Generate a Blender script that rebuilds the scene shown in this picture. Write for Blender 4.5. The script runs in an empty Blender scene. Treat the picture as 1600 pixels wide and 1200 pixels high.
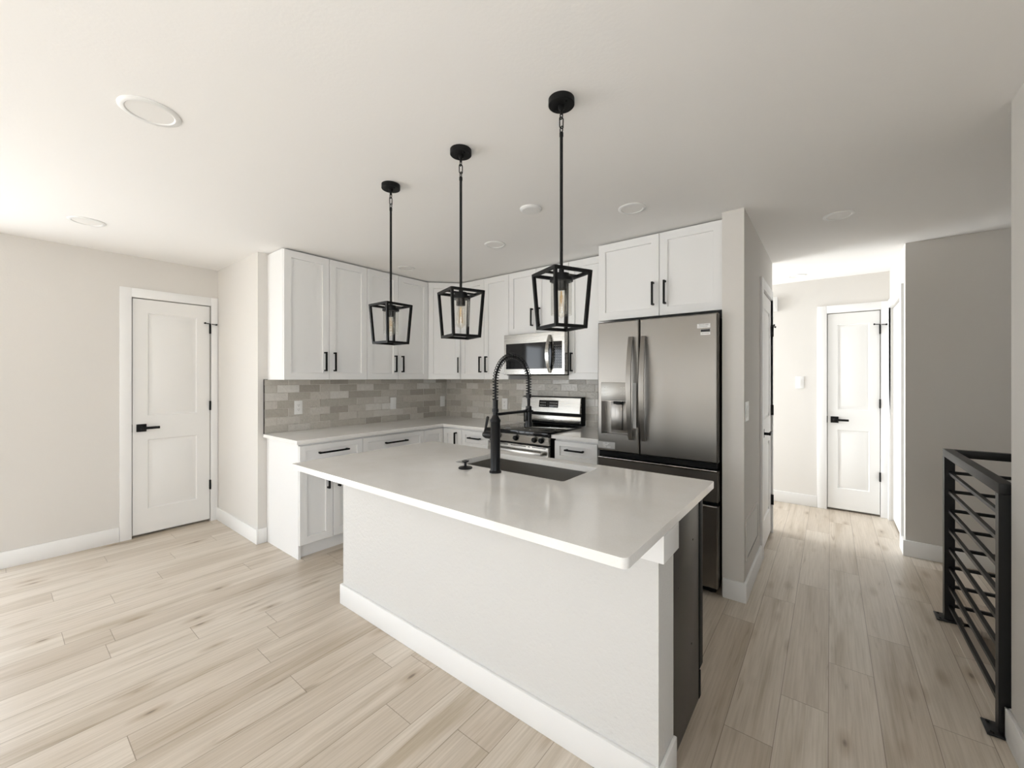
import bpy, bmesh, math, random
from mathutils import Vector, Matrix
PI = math.pi
S = bpy.context.scene
COL = S.collection

# ------------------------------------------------------------------ camera
cam = bpy.data.cameras.new('camera')
cam.sensor_width = 36.0
cam.lens = 633.63 / 1600 * 36.0
cam.shift_x = -7.773 / 1600
cam.shift_y = -9.68 / 1600
cam.clip_start = 0.02
cam_o = bpy.data.objects.new('camera', cam)
COL.objects.link(cam_o)
cam_o.location = (3.784, -3.471, 1.388)
cam_o.rotation_euler = (PI / 2, 0, math.radians(37.671))
S.camera = cam_o

# ------------------------------------------------------------------ sky, daylight, exposure
W = bpy.data.worlds.new('sky')
S.world = W
W.use_nodes = True
nt = W.node_tree
nt.nodes.clear()
wo = nt.nodes.new('ShaderNodeOutputWorld')
bg = nt.nodes.new('ShaderNodeBackground')
tc = nt.nodes.new('ShaderNodeTexCoord')
sp = nt.nodes.new('ShaderNodeSeparateXYZ')
rp = nt.nodes.new('ShaderNodeValToRGB')
nt.links.new(tc.outputs['Generated'], sp.inputs[0])
mr = nt.nodes.new('ShaderNodeMapRange')
mr.inputs[1].default_value = -1
mr.inputs[2].default_value = 1
nt.links.new(sp.outputs[2], mr.inputs[0])
nt.links.new(mr.outputs[0], rp.inputs[0])
e = rp.color_ramp.elements
e[0].position = 0.0; e[0].color = (0.80, 0.81, 0.82, 1)
e[1].position = 1.0; e[1].color = (0.66, 0.74, 0.87, 1)
k = rp.color_ramp.elements.new(0.48); k.color = (0.98, 0.99, 0.99, 1)
k = rp.color_ramp.elements.new(0.53); k.color = (0.76, 0.81, 0.87, 1)
nt.links.new(rp.outputs[0], bg.inputs[0])
bg.inputs[1].default_value = 6.5
nt.links.new(bg.outputs[0], wo.inputs[0])

def portal(name, loc, rot, sx, sy):
    l = bpy.data.lights.new(name, 'AREA')
    l.shape = 'RECTANGLE'; l.size = sx; l.size_y = sy
    l.cycles.is_portal = True
    o = bpy.data.objects.new(name, l)
    COL.objects.link(o); o.location = loc; o.rotation_euler = rot
    return o
# window openings: (axis position, span, height) shared with the walls below
WL = (-7.40, -3.50, 0.04, 2.08)      # sliding glass door in the left wall, y0 y1 z0 z1
WR = (-0.55, 0.15, 0.06, 2.20)        # glass door in the rear wall, x0 x1 z0 z1
WR2 = (2.10, 4.10, 0.90, 2.00)        # picture window in the rear wall
WC = (0.925, 1.917, 0.06, 2.38)      # window at the far left end of the hall, y0 y1 z0 z1
WX = (-5.40, -2.10, 0.60, 2.20)       # unseen window added in the right wall for side light, y0 y1 z0 z1
XCORR = 1.60                           # where the hall ends on the left
YREAR = -8.6
portal('sky_portal_left', (-1.12, (WL[0] + WL[1]) / 2, (WL[2] + WL[3]) / 2), (0, -PI / 2, 0), WL[3] - WL[2], WL[1] - WL[0])
for _w in (WR, WR2):
    portal('sky_portal_rear', ((_w[0] + _w[1]) / 2, YREAR - 0.14, (_w[2] + _w[3]) / 2), (PI / 2, 0, 0), _w[1] - _w[0], _w[3] - _w[2])
portal('sky_portal_right', (4.47, (WX[0] + WX[1]) / 2, (WX[2] + WX[3]) / 2), (0, PI / 2, 0), WX[3] - WX[2], WX[1] - WX[0])
portal('sky_portal_hall', (XCORR - 0.14, (WC[0] + WC[1]) / 2, (WC[2] + WC[3]) / 2), (0, -PI / 2, 0), WC[3] - WC[2], WC[1] - WC[0])

# area lamp added outside the hall's left window to strengthen its daylight
hl = bpy.data.lights.new('hall_daylight_boost', 'AREA'); hl.shape = 'RECTANGLE'; hl.size = 2.2; hl.size_y = 0.95; hl.energy = 32.0; hl.spread = math.radians(95); hl.color = (0.97, 0.985, 1.0)
hl_o = bpy.data.objects.new('hall_daylight_boost', hl); COL.objects.link(hl_o)
hl_o.location = (XCORR - .25, (WC[0] + WC[1]) / 2, 1.25); hl_o.rotation_euler = (0, -PI / 2, 0)
# sun added through the rear windows so the unseen floor bounces light to the ceiling
sun = bpy.data.lights.new('sun', 'SUN'); sun.energy = 60.0; sun.angle = 0.009; sun.color = (1.0, 0.985, 0.955)
sun_o = bpy.data.objects.new('sun', sun); COL.objects.link(sun_o)
sun_o.rotation_euler = Vector((-0.04, 0.66, -0.75)).to_track_quat('-Z', 'Y').to_euler()
S.view_settings.view_transform = 'Standard'
S.view_settings.look = 'None'
S.view_settings.gamma = 1.0
S.view_settings.use_curve_mapping = False
S.view_settings.exposure = 0.19
S.cycles.max_bounces = 12
S.cycles.diffuse_bounces = 8
S.cycles.glossy_bounces = 6
S.cycles.transparent_max_bounces = 16
S.cycles.sample_clamp_indirect = 6.0

# ------------------------------------------------------------------ materials
def pmat(name, col, rough=0.5, metal=0.0, spec=0.5):
    m = bpy.data.materials.new(name); m.use_nodes = True
    b = m.node_tree.nodes['Principled BSDF']
    b.inputs['Base Color'].default_value = (*col, 1)
    b.inputs['Roughness'].default_value = rough
    b.inputs['Metallic'].default_value = metal
    b.inputs['Specular IOR Level'].default_value = spec
    return m
def N(m, t, **kw):
    n = m.node_tree.nodes.new(t)
    for a, v in kw.items(): setattr(n, a, v)
    return n
def L(m, a, b): m.node_tree.links.new(a, b)
def BS(m): return m.node_tree.nodes['Principled BSDF']
def bump(m, scale, strength, dist=0.002, detail=3, stretch=None, typ='noise'):
    t = N(m, 'ShaderNodeTexCoord')
    src = t.outputs['Object']
    if stretch:
        mp = N(m, 'ShaderNodeMapping'); mp.inputs['Scale'].default_value = stretch
        L(m, src, mp.inputs[0]); src = mp.outputs[0]
    n = N(m, 'ShaderNodeTexNoise')
    n.inputs['Scale'].default_value = scale; n.inputs['Detail'].default_value = detail
    L(m, src, n.inputs['Vector'])
    b = N(m, 'ShaderNodeBump')
    b.inputs['Strength'].default_value = strength; b.inputs['Distance'].default_value = dist
    L(m, n.outputs[0], b.inputs['Height']); L(m, b.outputs[0], BS(m).inputs['Normal'])
    return n
def metal(name, col, rough, stretch, amt=0.08, bstr=0.06):
    """brushed metal: fine streaks along one direction"""
    m = pmat(name, col, rough, 1.0)
    t = N(m, 'ShaderNodeTexCoord'); mp = N(m, 'ShaderNodeMapping'); mp.inputs['Scale'].default_value = stretch
    n = N(m, 'ShaderNodeTexNoise'); n.inputs['Scale'].default_value = 3; n.inputs['Detail'].default_value = 4
    L(m, t.outputs['Object'], mp.inputs[0]); L(m, mp.outputs[0], n.inputs['Vector'])
    r = N(m, 'ShaderNodeMapRange')
    r.inputs[3].default_value = rough - amt; r.inputs[4].default_value = rough + amt
    L(m, n.outputs[0], r.inputs[0]); L(m, r.outputs[0], BS(m).inputs['Roughness'])
    b = N(m, 'ShaderNodeBump'); b.inputs['Strength'].default_value = bstr; b.inputs['Distance'].default_value = 0.0004
    L(m, n.outputs[0], b.inputs['Height']); L(m, b.outputs[0], BS(m).inputs['Normal'])
    BS(m).inputs['Anisotropic'].default_value = 0.4
    return m

M = {}
M['wall'] = pmat('greige_wall_paint', (0.66, 0.64, 0.61), 0.75, 0, 0.25); bump(M['wall'], 95, 0.2, 0.002)
M['ceiling'] = pmat('ceiling_paint', (0.85, 0.84, 0.825), 0.9, 0, 0.15); bump(M['ceiling'], 75, 0.22, 0.002)
M['trim'] = pmat('white_trim_paint', (0.80, 0.80, 0.795), 0.38, 0, 0.4); bump(M['trim'], 30, 0.03, 0.001)
M['door'] = pmat('white_door_paint', (0.77, 0.765, 0.75), 0.42, 0, 0.4); bump(M['door'], 40, 0.05, 0.001, stretch=(4, 4, .3))
M['cab'] = pmat('white_cabinet_lacquer', (0.80, 0.80, 0.795), 0.36, 0, 0.4); bump(M['cab'], 20, 0.02, 0.001)
M['island'] = pmat('island_drywall_paint', (0.63, 0.625, 0.61), 0.75, 0, 0.25); bump(M['island'], 65, 0.7, 0.004)
M['black'] = pmat('matte_black_metal', (0.005, 0.005, 0.005), 0.45, 0.0, 0.2); bump(M['black'], 200, 0.03, 0.0003)
M['blackrail'] = pmat('black_powder_coat', (0.008, 0.0078, 0.0076), 0.42, 0.0, 0.32); bump(M['blackrail'], 260, 0.06, 0.0004)
M['faucet'] = pmat('matte_black_faucet', (0.006, 0.006, 0.007), 0.33, 0.0, 0.26); bump(M['faucet'], 200, 0.02, 0.0003)
M['blackgloss'] = pmat('black_glass', (0.008, 0.008, 0.009), 0.06, 0, 0.4); bump(M['blackgloss'], 8, 0.004, 0.0005)
M['darkplastic'] = pmat('black_plastic', (0.004, 0.004, 0.004), 0.5, 0, 0.15); bump(M['darkplastic'], 300, 0.04, 0.0003)
M['dwside'] = pmat('dark_dishwasher_casing', (0.060, 0.055, 0.050), 0.40, 0.3, 0.5); bump(M['dwside'], 120, 0.03, 0.0004)
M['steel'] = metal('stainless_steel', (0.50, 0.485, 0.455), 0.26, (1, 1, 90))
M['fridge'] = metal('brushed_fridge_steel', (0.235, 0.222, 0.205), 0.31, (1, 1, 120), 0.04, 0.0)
M['sink'] = metal('satin_sink_steel', (0.42, 0.41, 0.39), 0.34, (60, 2, 2))
M['plastic'] = pmat('white_plastic', (0.78, 0.78, 0.77), 0.35, 0, 0.5); bump(M['plastic'], 100, 0.01, 0.0003)
M['lens'] = pmat('frosted_lens', (0.80, 0.79, 0.77), 0.5, 0, 0.4); bump(M['lens'], 100, 0.02, 0.0003)
M['grout'] = pmat('pale_grout', (0.60, 0.57, 0.52), 0.85, 0, 0.2); bump(M['grout'], 300, 0.2, 0.0005)
M['slot'] = pmat('dark_slot', (0.03, 0.03, 0.03), 0.6); bump(M['slot'], 100, 0.01, 0.0003)
M['paper'] = pmat('label_paper', (0.78, 0.78, 0.77), 0.55); bump(M['paper'], 100, 0.02, 0.0002)
M['ink'] = pmat('label_ink', (0.02, 0.02, 0.02), 0.6); bump(M['ink'], 100, 0.02, 0.0002)
M['greylabel'] = pmat('grey_energy_label', (0.42, 0.42, 0.41), 0.4); bump(M['greylabel'], 60, 0.02, 0.0003)
M['panel'] = pmat('silver_control_panel', (0.33, 0.32, 0.30), 0.38, 0.85); bump(M['panel'], 40, 0.01, 0.0003)
M['concrete'] = pmat('lower_floor', (0.4, 0.37, 0.33), 0.8); bump(M['concrete'], 20, 0.1, 0.002)
M['filament'] = pmat('filament_wire', (0.55, 0.36, 0.14), 0.35, 0.8); bump(M['filament'], 100, 0.01, 0.0003)

def glassmat(name, tint=(1, 1, 1), refl=1.0):
    m = bpy.data.materials.new(name); m.use_nodes = True
    n = m.node_tree; n.nodes.clear()
    o = n.nodes.new('ShaderNodeOutputMaterial'); mx = n.nodes.new('ShaderNodeMixShader')
    tr = n.nodes.new('ShaderNodeBsdfTransparent'); gl = n.nodes.new('ShaderNodeBsdfGlossy')
    lw = n.nodes.new('ShaderNodeLayerWeight'); lw.inputs[0].default_value = 0.5
    pw = n.nodes.new('ShaderNodeMath'); pw.operation = 'POWER'; pw.inputs[1].default_value = 4.0
    mu = n.nodes.new('ShaderNodeMath'); mu.operation = 'MULTIPLY_ADD'; mu.inputs[1].default_value = 0.6 * refl; mu.inputs[2].default_value = 0.04 * refl
    n.links.new(lw.outputs['Facing'], pw.inputs[0])
    tr.inputs[0].default_value = (*tint, 1); gl.inputs['Roughness'].default_value = 0.03
    n.links.new(pw.outputs[0], mu.inputs[0]); n.links.new(mu.outputs[0], mx.inputs[0])
    n.links.new(tr.outputs[0], mx.inputs[1]); n.links.new(gl.outputs[0], mx.inputs[2])
    n.links.new(mx.outputs[0], o.inputs[0])
    return m
M['glass'] = glassmat('clear_glass', (0.97, 0.97, 0.96))
M['bulb'] = glassmat('amber_bulb_glass', (0.985, 0.97, 0.94))
M['pane'] = glassmat('window_glass', (0.96, 0.97, 0.97), 0.6)

def quartz():
    m = pmat('white_quartz', (0.80, 0.785, 0.76), 0.11, 0, 0.5)
    t = N(m, 'ShaderNodeTexCoord')
    n1 = N(m, 'ShaderNodeTexNoise'); n1.inputs['Scale'].default_value = 5; n1.inputs['Detail'].default_value = 6
    n2 = N(m, 'ShaderNodeTexNoise'); n2.inputs['Scale'].default_value = 160; n2.inputs['Detail'].default_value = 2
    L(m, t.outputs['Object'], n1.inputs['Vector']); L(m, t.outputs['Object'], n2.inputs['Vector'])
    r = N(m, 'ShaderNodeValToRGB')
    r.color_ramp.elements[0].position = 0.35; r.color_ramp.elements[0].color = (0.79, 0.775, 0.745, 1)
    r.color_ramp.elements[1].position = 0.60; r.color_ramp.elements[1].color = (0.825, 0.815, 0.795, 1)
    mx = N(m, 'ShaderNodeMix', data_type='RGBA', blend_type='MULTIPLY')
    r2 = N(m, 'ShaderNodeMapRange'); r2.inputs[1].default_value = 0.3; r2.inputs[2].default_value = 0.7
    r2.inputs[3].default_value = 0.975; r2.inputs[4].default_value = 1.01
    L(m, n1.outputs[0], r.inputs[0]); L(m, n2.outputs[0], r2.inputs[0])
    mx.inputs[0].default_value = 1
    L(m, r.outputs[0], mx.inputs[6]); L(m, r2.outputs[0], mx.inputs[7])
    L(m, mx.outputs[2], BS(m).inputs['Base Color'])
    return m
M['quartz'] = quartz()

def tilemat():
    m = pmat('glazed_tile', (0.4, 0.37, 0.33), 0.07, 0, 0.5)
    g = N(m, 'ShaderNodeNewGeometry')
    r = N(m, 'ShaderNodeValToRGB')
    cr = r.color_ramp; cr.interpolation = 'LINEAR'
    stops = [(0.0, (0.36, 0.335, 0.295)), (0.25, (0.43, 0.405, 0.36)), (0.5, (0.50, 0.475, 0.43)), (0.72, (0.56, 0.54, 0.50)), (0.9, (0.64, 0.625, 0.59)), (1.0, (0.68, 0.67, 0.64))]
    cr.elements[0].color = (*stops[0][1], 1); cr.elements[1].color = (*stops[-1][1], 1)
    for p, c in stops[1:-1]:
        k = cr.elements.new(p); k.color = (*c, 1)
    L(m, g.outputs['Random Per Island'], r.inputs[0])
    t = N(m, 'ShaderNodeTexCoord')
    n0 = N(m, 'ShaderNodeTexNoise'); n0.inputs['Scale'].default_value = 35; n0.inputs['Detail'].default_value = 3
    L(m, t.outputs['Object'], n0.inputs['Vector'])
    mr = N(m, 'ShaderNodeMapRange'); mr.inputs[3].default_value = 0.9; mr.inputs[4].default_value = 1.1
    L(m, n0.outputs[0], mr.inputs[0])
    mx = N(m, 'ShaderNodeMix', data_type='RGBA', blend_type='MULTIPLY'); mx.inputs[0].default_value = 1
    L(m, r.outputs[0], mx.inputs[6]); L(m, mr.outputs[0], mx.inputs[7]); L(m, mx.outputs[2], BS(m).inputs['Base Color'])
    n = N(m, 'ShaderNodeTexNoise'); n.inputs['Scale'].default_value = 55; n.inputs['Detail'].default_value = 1.5
    L(m, t.outputs['Object'], n.inputs['Vector'])
    b = N(m, 'ShaderNodeBump'); b.inputs['Strength'].default_value = 1.0; b.inputs['Distance'].default_value = 0.006
    L(m, n.outputs[0], b.inputs['Height']); L(m, b.outputs[0], BS(m).inputs['Normal'])
    return m
M['tile'] = tilemat()

def floormat():
    m = pmat('light_oak_planks', (0.5, 0.43, 0.33), 0.40, 0, 0.5)
    PW, PL, X0 = 0.1655, 1.22, 1.627
    t = N(m, 'ShaderNodeTexCoord'); s = N(m, 'ShaderNodeSeparateXYZ'); L(m, t.outputs['Object'], s.inputs[0])
    def mth(op, a, b=None, c=None):
        n = N(m, 'ShaderNodeMath', operation=op)
        for i, v in enumerate((a, b, c)):
            if v is None: continue
            if isinstance(v, (int, float)): n.inputs[i].default_value = v
            else: L(m, v, n.inputs[i])
        return n.outputs[0]
    u = mth('DIVIDE', mth('SUBTRACT', s.outputs[0], X0), PW)
    ix = mth('FLOOR', u); fu = mth('FRACT', u)
    wn = N(m, 'ShaderNodeTexWhiteNoise', noise_dimensions='1D'); L(m, ix, wn.inputs['W'])
    v = mth('ADD', mth('DIVIDE', s.outputs[1], PL), wn.outputs['Value'])
    iy = mth('FLOOR', v); fv = mth('FRACT', v)
    cb = N(m, 'ShaderNodeCombineXYZ'); L(m, ix, cb.inputs[0]); L(m, iy, cb.inputs[1])
    pn = N(m, 'ShaderNodeTexWhiteNoise', noise_dimensions='2D'); L(m, cb.outputs[0], pn.inputs['Vector'])
    rnd = pn.outputs['Value']
    def grain(sx, sy, detail, rough=0.5, off=17.0, dist=0.0):
        c = N(m, 'ShaderNodeCombineXYZ')
        L(m, mth('MULTIPLY', s.outputs[0], sx), c.inputs[0]); L(m, mth('MULTIPLY', s.outputs[1], sy), c.inputs[1])
        L(m, mth('MULTIPLY', rnd, off), c.inputs[2])
        n = N(m, 'ShaderNodeTexNoise'); n.inputs['Scale'].default_value = 1; n.inputs['Detail'].default_value = detail
        n.inputs['Roughness'].default_value = rough; n.inputs['Distortion'].default_value = dist
        L(m, c.outputs[0], n.inputs['Vector']); return n.outputs[0]
    g1 = grain(11, 0.8, 3, 0.5, 31, 0.6)
    g2 = grain(120, 3.5, 4, 0.6, 53)
    g3 = grain(22, 1.7, 4, 0.55, 77, 1.2)
    def ramp(src, stops):
        r = N(m, 'ShaderNodeValToRGB'); cr = r.color_ramp
        cr.elements[0].position, cr.elements[0].color = stops[0][0], (*stops[0][1], 1)
        cr.elements[1].position, cr.elements[1].color = stops[-1][0], (*stops[-1][1], 1)
        for p, c in stops[1:-1]:
            k = cr.elements.new(p); k.color = (*c, 1)
        L(m, src, r.inputs[0]); return r.outputs[0]
    def mult(a, b, f=1.0):
        x = N(m, 'ShaderNodeMix', data_type='RGBA', blend_type='MULTIPLY'); x.inputs[0].default_value = f
        L(m, a, x.inputs[6]); L(m, b, x.inputs[7]); return x.outputs[2]
    base = ramp(rnd, [(0, (0.505, 0.440, 0.365)), (0.5, (0.56, 0.497, 0.422)), (1, (0.61, 0.553, 0.48))])
    c1 = mult(base, ramp(g1, [(0.30, (0.74, 0.70, 0.63)), (0.43, (0.93, 0.92, 0.90)), (0.6, (1.03, 1.03, 1.03))]))
    c2 = mult(c1, ramp(g2, [(0.3, (0.86, 0.845, 0.82)), (0.6, (1.04, 1.04, 1.04))]))
    c3 = mult(c2, ramp(g3, [(0.24, (0.52, 0.46, 0.38)), (0.36, (0.95, 0.94, 0.92)), (0.45, (1, 1, 1))]), 0.75)
    # knots
    c = N(m, 'ShaderNodeCombineXYZ')
    L(m, mth('MULTIPLY', s.outputs[0], 5.5), c.inputs[0]); L(m, mth('MULTIPLY', s.outputs[1], 1.9), c.inputs[1]); L(m, mth('MULTIPLY', rnd, 9), c.inputs[2])
    vo = N(m, 'ShaderNodeTexVoronoi'); vo.inputs['Scale'].default_value = 1.2; L(m, c.outputs[0], vo.inputs['Vector'])
    kn = ramp(vo.outputs['Distance'], [(0.03, (0.24, 0.20, 0.16)), (0.065, (0.68, 0.62, 0.54)), (0.21, (1, 1, 1))])
    c4 = mult(c3, kn, 0.85)
    # seams
    def edge(f, wdt):
        a = mth('MINIMUM', f, mth('SUBTRACT', 1.0, f))
        return mth('LESS_THAN', a, wdt)
    seam = mth('MAXIMUM', edge(fu, 0.0085), edge(fv, 0.0012))
    x = N(m, 'ShaderNodeMix', data_type='RGBA', blend_type='MULTIPLY')
    L(m, mth('MULTIPLY', seam, 0.7), x.inputs[0]); L(m, c4, x.inputs[6]); x.inputs[7].default_value = (0.35, 0.31, 0.27, 1)
    L(m, x.outputs[2], BS(m).inputs['Base Color'])
    b = N(m, 'ShaderNodeBump'); b.inputs['Strength'].default_value = 0.25; b.inputs['Distance'].default_value = 0.001
    L(m, mth('ADD', mth('SUBTRACT', 1.0, seam), mth('MULTIPLY', g2, 0.4)), b.inputs['Height'])
    L(m, b.outputs[0], BS(m).inputs['Normal'])
    rr = N(m, 'ShaderNodeMapRange'); rr.inputs[3].default_value = 0.25; rr.inputs[4].default_value = 0.37
    L(m, g2, rr.inputs[0]); L(m, rr.outputs[0], BS(m).inputs['Roughness'])
    return m
M['floor'] = floormat()

# ------------------------------------------------------------------ mesh helpers
class MB:
    """collects shapes into one mesh"""
    def __init__(s): s.bm = bmesh.new(); s.mi = 0
    def _tag(s, fs, smooth):
        for f in fs:
            f.material_index = s.mi; f.smooth = smooth
    def box(s, x0, x1, y0, y1, z0, z1, bev=0.0, seg=2):
        vs = [s.bm.verts.new((x, y, z)) for z in (z0, z1) for y in (y0, y1) for x in (x0, x1)]
        q = [(0, 2, 3, 1), (4, 5, 7, 6), (0, 1, 5, 4), (2, 6, 7, 3), (0, 4, 6, 2), (1, 3, 7, 5)]
        fs = [s.bm.faces.new([vs[i] for i in f]) for f in q]
        s._tag(fs, bev > 0)
        if bev > 0:
            es = list({e for f in fs for e in f.edges})
            r = bmesh.ops.bevel(s.bm, geom=es, offset=bev, segments=seg, profile=0.5, affect='EDGES', clamp_overlap=True)
            s._tag(r['faces'], True)
        return s
    def quad(s, *pts):
        f = s.bm.faces.new([s.bm.verts.new(p) for p in pts]); s._tag([f], False); return s
    def ring_faces(s, rings, closed=True, smooth=True, cap=(True, True)):
        vr = [[s.bm.verts.new(p) for p in r] for r in rings]
        n = len(vr[0]); fs = []
        for a, b in zip(vr[:-1], vr[1:]):
            for i in range(n):
                j = (i + 1) % n
                fs.append(s.bm.faces.new((a[i], a[j], b[j], b[i])))
        if closed:
            for i in range(n):
                j = (i + 1) % n
                fs.append(s.bm.faces.new((vr[-1][i], vr[-1][j], vr[0][j], vr[0][i])))
            cap = (False, False)
        if cap[0]: fs.append(s.bm.faces.new(list(reversed(vr[0]))))
        if cap[1]: fs.append(s.bm.faces.new(vr[-1]))
        s._tag(fs, smooth)
        return s
    def lathe(s, prof, c=(0, 0, 0), seg=32, axis='z', cap=(True, True)):
        rings = []
        for r, h in prof:
            ring = []
            for i in range(seg):
                a = 2 * PI * i / seg; p, q = r * math.cos(a), r * math.sin(a)
                if axis == 'z': v = (c[0] + p, c[1] + q, c[2] + h)
                elif axis == 'x': v = (c[0] + h, c[1] + p, c[2] + q)
                else: v = (c[0] + q, c[1] + h, c[2] + p)
                ring.append(v)
            rings.append(ring)
        return s.ring_faces(rings, False, True, cap)
    def tube(s, pts, r, seg=10, closed=False, rads=None):
        pts = [Vector(p) for p in pts]; n = len(pts); rings = []
        t0 = (pts[1] - pts[0]).normalized()
        up = Vector((0, 0, 1)) if abs(t0.z) < .9 else Vector((1, 0, 0))
        u = t0.cross(up).normalized()
        for i, p in enumerate(pts):
            if closed: t = pts[(i + 1) % n] - pts[i - 1]
            else: t = pts[min(i + 1, n - 1)] - pts[max(i - 1, 0)]
            t.normalize()
            u = (u - t * u.dot(t)).normalized(); w = t.cross(u)
            rr = rads[i] if rads else r
            rings.append([p + (u * math.cos(2 * PI * k / seg) + w * math.sin(2 * PI * k / seg)) * rr for k in range(seg)])
        return s.ring_faces(rings, closed, True)
    def bar(s, a, b, w, h=None, up=(0, 0, 1), bev=0.0):
        """square bar from a to b"""
        a, b = Vector(a), Vector(b); h = h or w
        t = (b - a).normalized(); up = Vector(up)
        if abs(t.dot(up)) > .95: up = Vector((0, 1, 0))
        u = t.cross(up).normalized(); v = u.cross(t)
        rings = [[p + u * (i * w / 2) + v * (j * h / 2) for i, j in ((-1, -1), (1, -1), (1, 1), (-1, 1))] for p in (a, b)]
        return s.ring_faces(rings, False, False)
    def prism(s, poly, z0, z1):
        """plan polygon (counter-clockwise) extruded upward"""
        return s.ring_faces([[(x, y, z0) for x, y in poly], [(x, y, z1) for x, y in poly]], False, False)
    def slab(s, outer, hole, z0, z1):
        loops = [outer] + ([hole] if hole else [])
        for z, flip in ((z1, False), (z0, True)):
            es = []
            for lp in loops:
                vs = [s.bm.verts.new((x, y, z)) for x, y in lp]
                es += [s.bm.edges.new((vs[i], vs[(i + 1) % len(vs)])) for i in range(len(vs))]
            r = bmesh.ops.triangle_fill(s.bm, use_beauty=True, use_dissolve=False, edges=es)
            fs = [g for g in r['geom'] if isinstance(g, bmesh.types.BMFace)]
            s._tag(fs, False)
        for k, lp in enumerate(loops):
            n = len(lp)
            for i in range(n):
                (xa, ya), (xb, yb) = lp[i], lp[(i + 1) % n]
                s.quad((xa, ya, z0), (xb, yb, z0), (xb, yb, z1), (xa, ya, z1))
        bmesh.ops.remove_doubles(s.bm, verts=s.bm.verts[:], dist=1e-5)
        bmesh.ops.recalc_face_normals(s.bm, faces=s.bm.faces[:])
        return s
    def panel(s, x0, x1, z0, z1, yf, th, panels, rings, ch=0.002):
        """a board facing -y whose rectangles in `panels` step in through nested rings (inset, depth)"""
        xs = sorted({x0 + ch, x1 - ch, *[v for p in panels for v in p[:2]]})
        zs = sorted({z0 + ch, z1 - ch, *[v for p in panels for v in p[2:4]]})
        for i in range(len(xs) - 1):
            for j in range(len(zs) - 1):
                cx, cz = (xs[i] + xs[i + 1]) / 2, (zs[j] + zs[j + 1]) / 2
                if any(p[0] < cx < p[1] and p[2] < cz < p[3] for p in panels): continue
                s.quad((xs[i], yf, zs[j]), (xs[i + 1], yf, zs[j]), (xs[i + 1], yf, zs[j + 1]), (xs[i], yf, zs[j + 1]))
        for p in panels:
            rg = p[4] if len(p) > 4 else rings
            last = [(p[0], yf, p[2]), (p[1], yf, p[2]), (p[1], yf, p[3]), (p[0], yf, p[3])]
            for ins, d in rg:
                cur = [(p[0] + ins, yf + d, p[2] + ins), (p[1] - ins, yf + d, p[2] + ins), (p[1] - ins, yf + d, p[3] - ins), (p[0] + ins, yf + d, p[3] - ins)]
                for i in range(4):
                    j = (i + 1) % 4
                    s.quad(last[i], last[j], cur[j], cur[i])
                last = cur
            s.quad(*last)
        o = [(x0, z0), (x1, z0), (x1, z1), (x0, z1)]
        n = [(x0 + ch, z0 + ch), (x1 - ch, z0 + ch), (x1 - ch, z1 - ch), (x0 + ch, z1 - ch)]
        for i in range(4):
            j = (i + 1) % 4
            s.quad((n[i][0], yf, n[i][1]), (o[i][0], yf + ch, o[i][1]), (o[j][0], yf + ch, o[j][1]), (n[j][0], yf, n[j][1]))
            s.quad((o[i][0], yf + ch, o[i][1]), (o[i][0], yf + th, o[i][1]), (o[j][0], yf + th, o[j][1]), (o[j][0], yf + ch, o[j][1]))
        s.quad((x0, yf + th, z0), (x0, yf + th, z1), (x1, yf + th, z1), (x1, yf + th, z0))
        return s
    def xf(s, mat): bmesh.ops.transform(s.bm, matrix=mat, verts=s.bm.verts[:]); return s
    def obj(s, name, mats, parent=None, loc=(0, 0, 0), rz=0.0, weld=True, sharp=35):
        me = bpy.data.meshes.new(name)
        if weld: bmesh.ops.remove_doubles(s.bm, verts=s.bm.verts[:], dist=2e-5)
        bmesh.ops.recalc_face_normals(s.bm, faces=s.bm.faces[:])
        s.bm.to_mesh(me); s.bm.free()
        for m in (mats if isinstance(mats, (list, tuple)) else [mats]): me.materials.append(M[m] if isinstance(m, str) else m)
        me.set_sharp_from_angle(angle=math.radians(sharp))
        o = bpy.data.objects.new(name, me); COL.objects.link(o)
        o.location = loc; o.rotation_euler = (0, 0, rz)
        if parent: o.parent = parent
        return o

def tag(o, label=None, cat=None, group=None, kind=None):
    if label: o['label'] = label
    if cat: o['category'] = cat
    if group: o['group'] = group
    if kind: o['kind'] = kind
    return o
def thing(name, label, cat, loc=(0, 0, 0), rz=0.0, group=None, kind=None):
    o = bpy.data.objects.new(name, None); COL.objects.link(o)
    o.location = loc; o.rotation_euler = (0, 0, rz); o.empty_display_size = 0.1
    return tag(o, label, cat, group, kind)
def copy_tree(o, parent=None):
    c = o.copy(); COL.objects.link(c)
    if parent: c.parent = parent
    for ch in o.children: copy_tree(ch, c)
    return c
def struct(mb, name, mat, label, cat=None):
    o = mb.obj(name, mat); return tag(o, label, cat or name.split('_')[0], None, 'structure')

H = 2.44
# ------------------------------------------------------------------ setting: floor, ceiling, walls
b = MB()
b.box(-1.1, 4.40, -8.72, 2.06, -0.25, 0); b.box(4.40, 5.72, -0.13, 2.06, -0.25, 0)
struct(b, 'floor', 'floor', 'light oak plank floor running through kitchen and hall')
b = MB(); b.box(4.315, 4.41, -1.10, -0.115, -0.03, 0.003, 0.002); b.box(4.315, 5.6, -0.165, -0.115, -0.03, 0.003, 0.002)
struct(b, 'trim_1', 'floor', 'oak nosing board along the stair opening under the black railing', 'trim')
b = MB(); b.box(-1.1, 5.72, -8.72, 2.06, H, H + .1)
struct(b, 'ceiling', 'ceiling', 'white textured ceiling over kitchen and hall')

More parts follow.
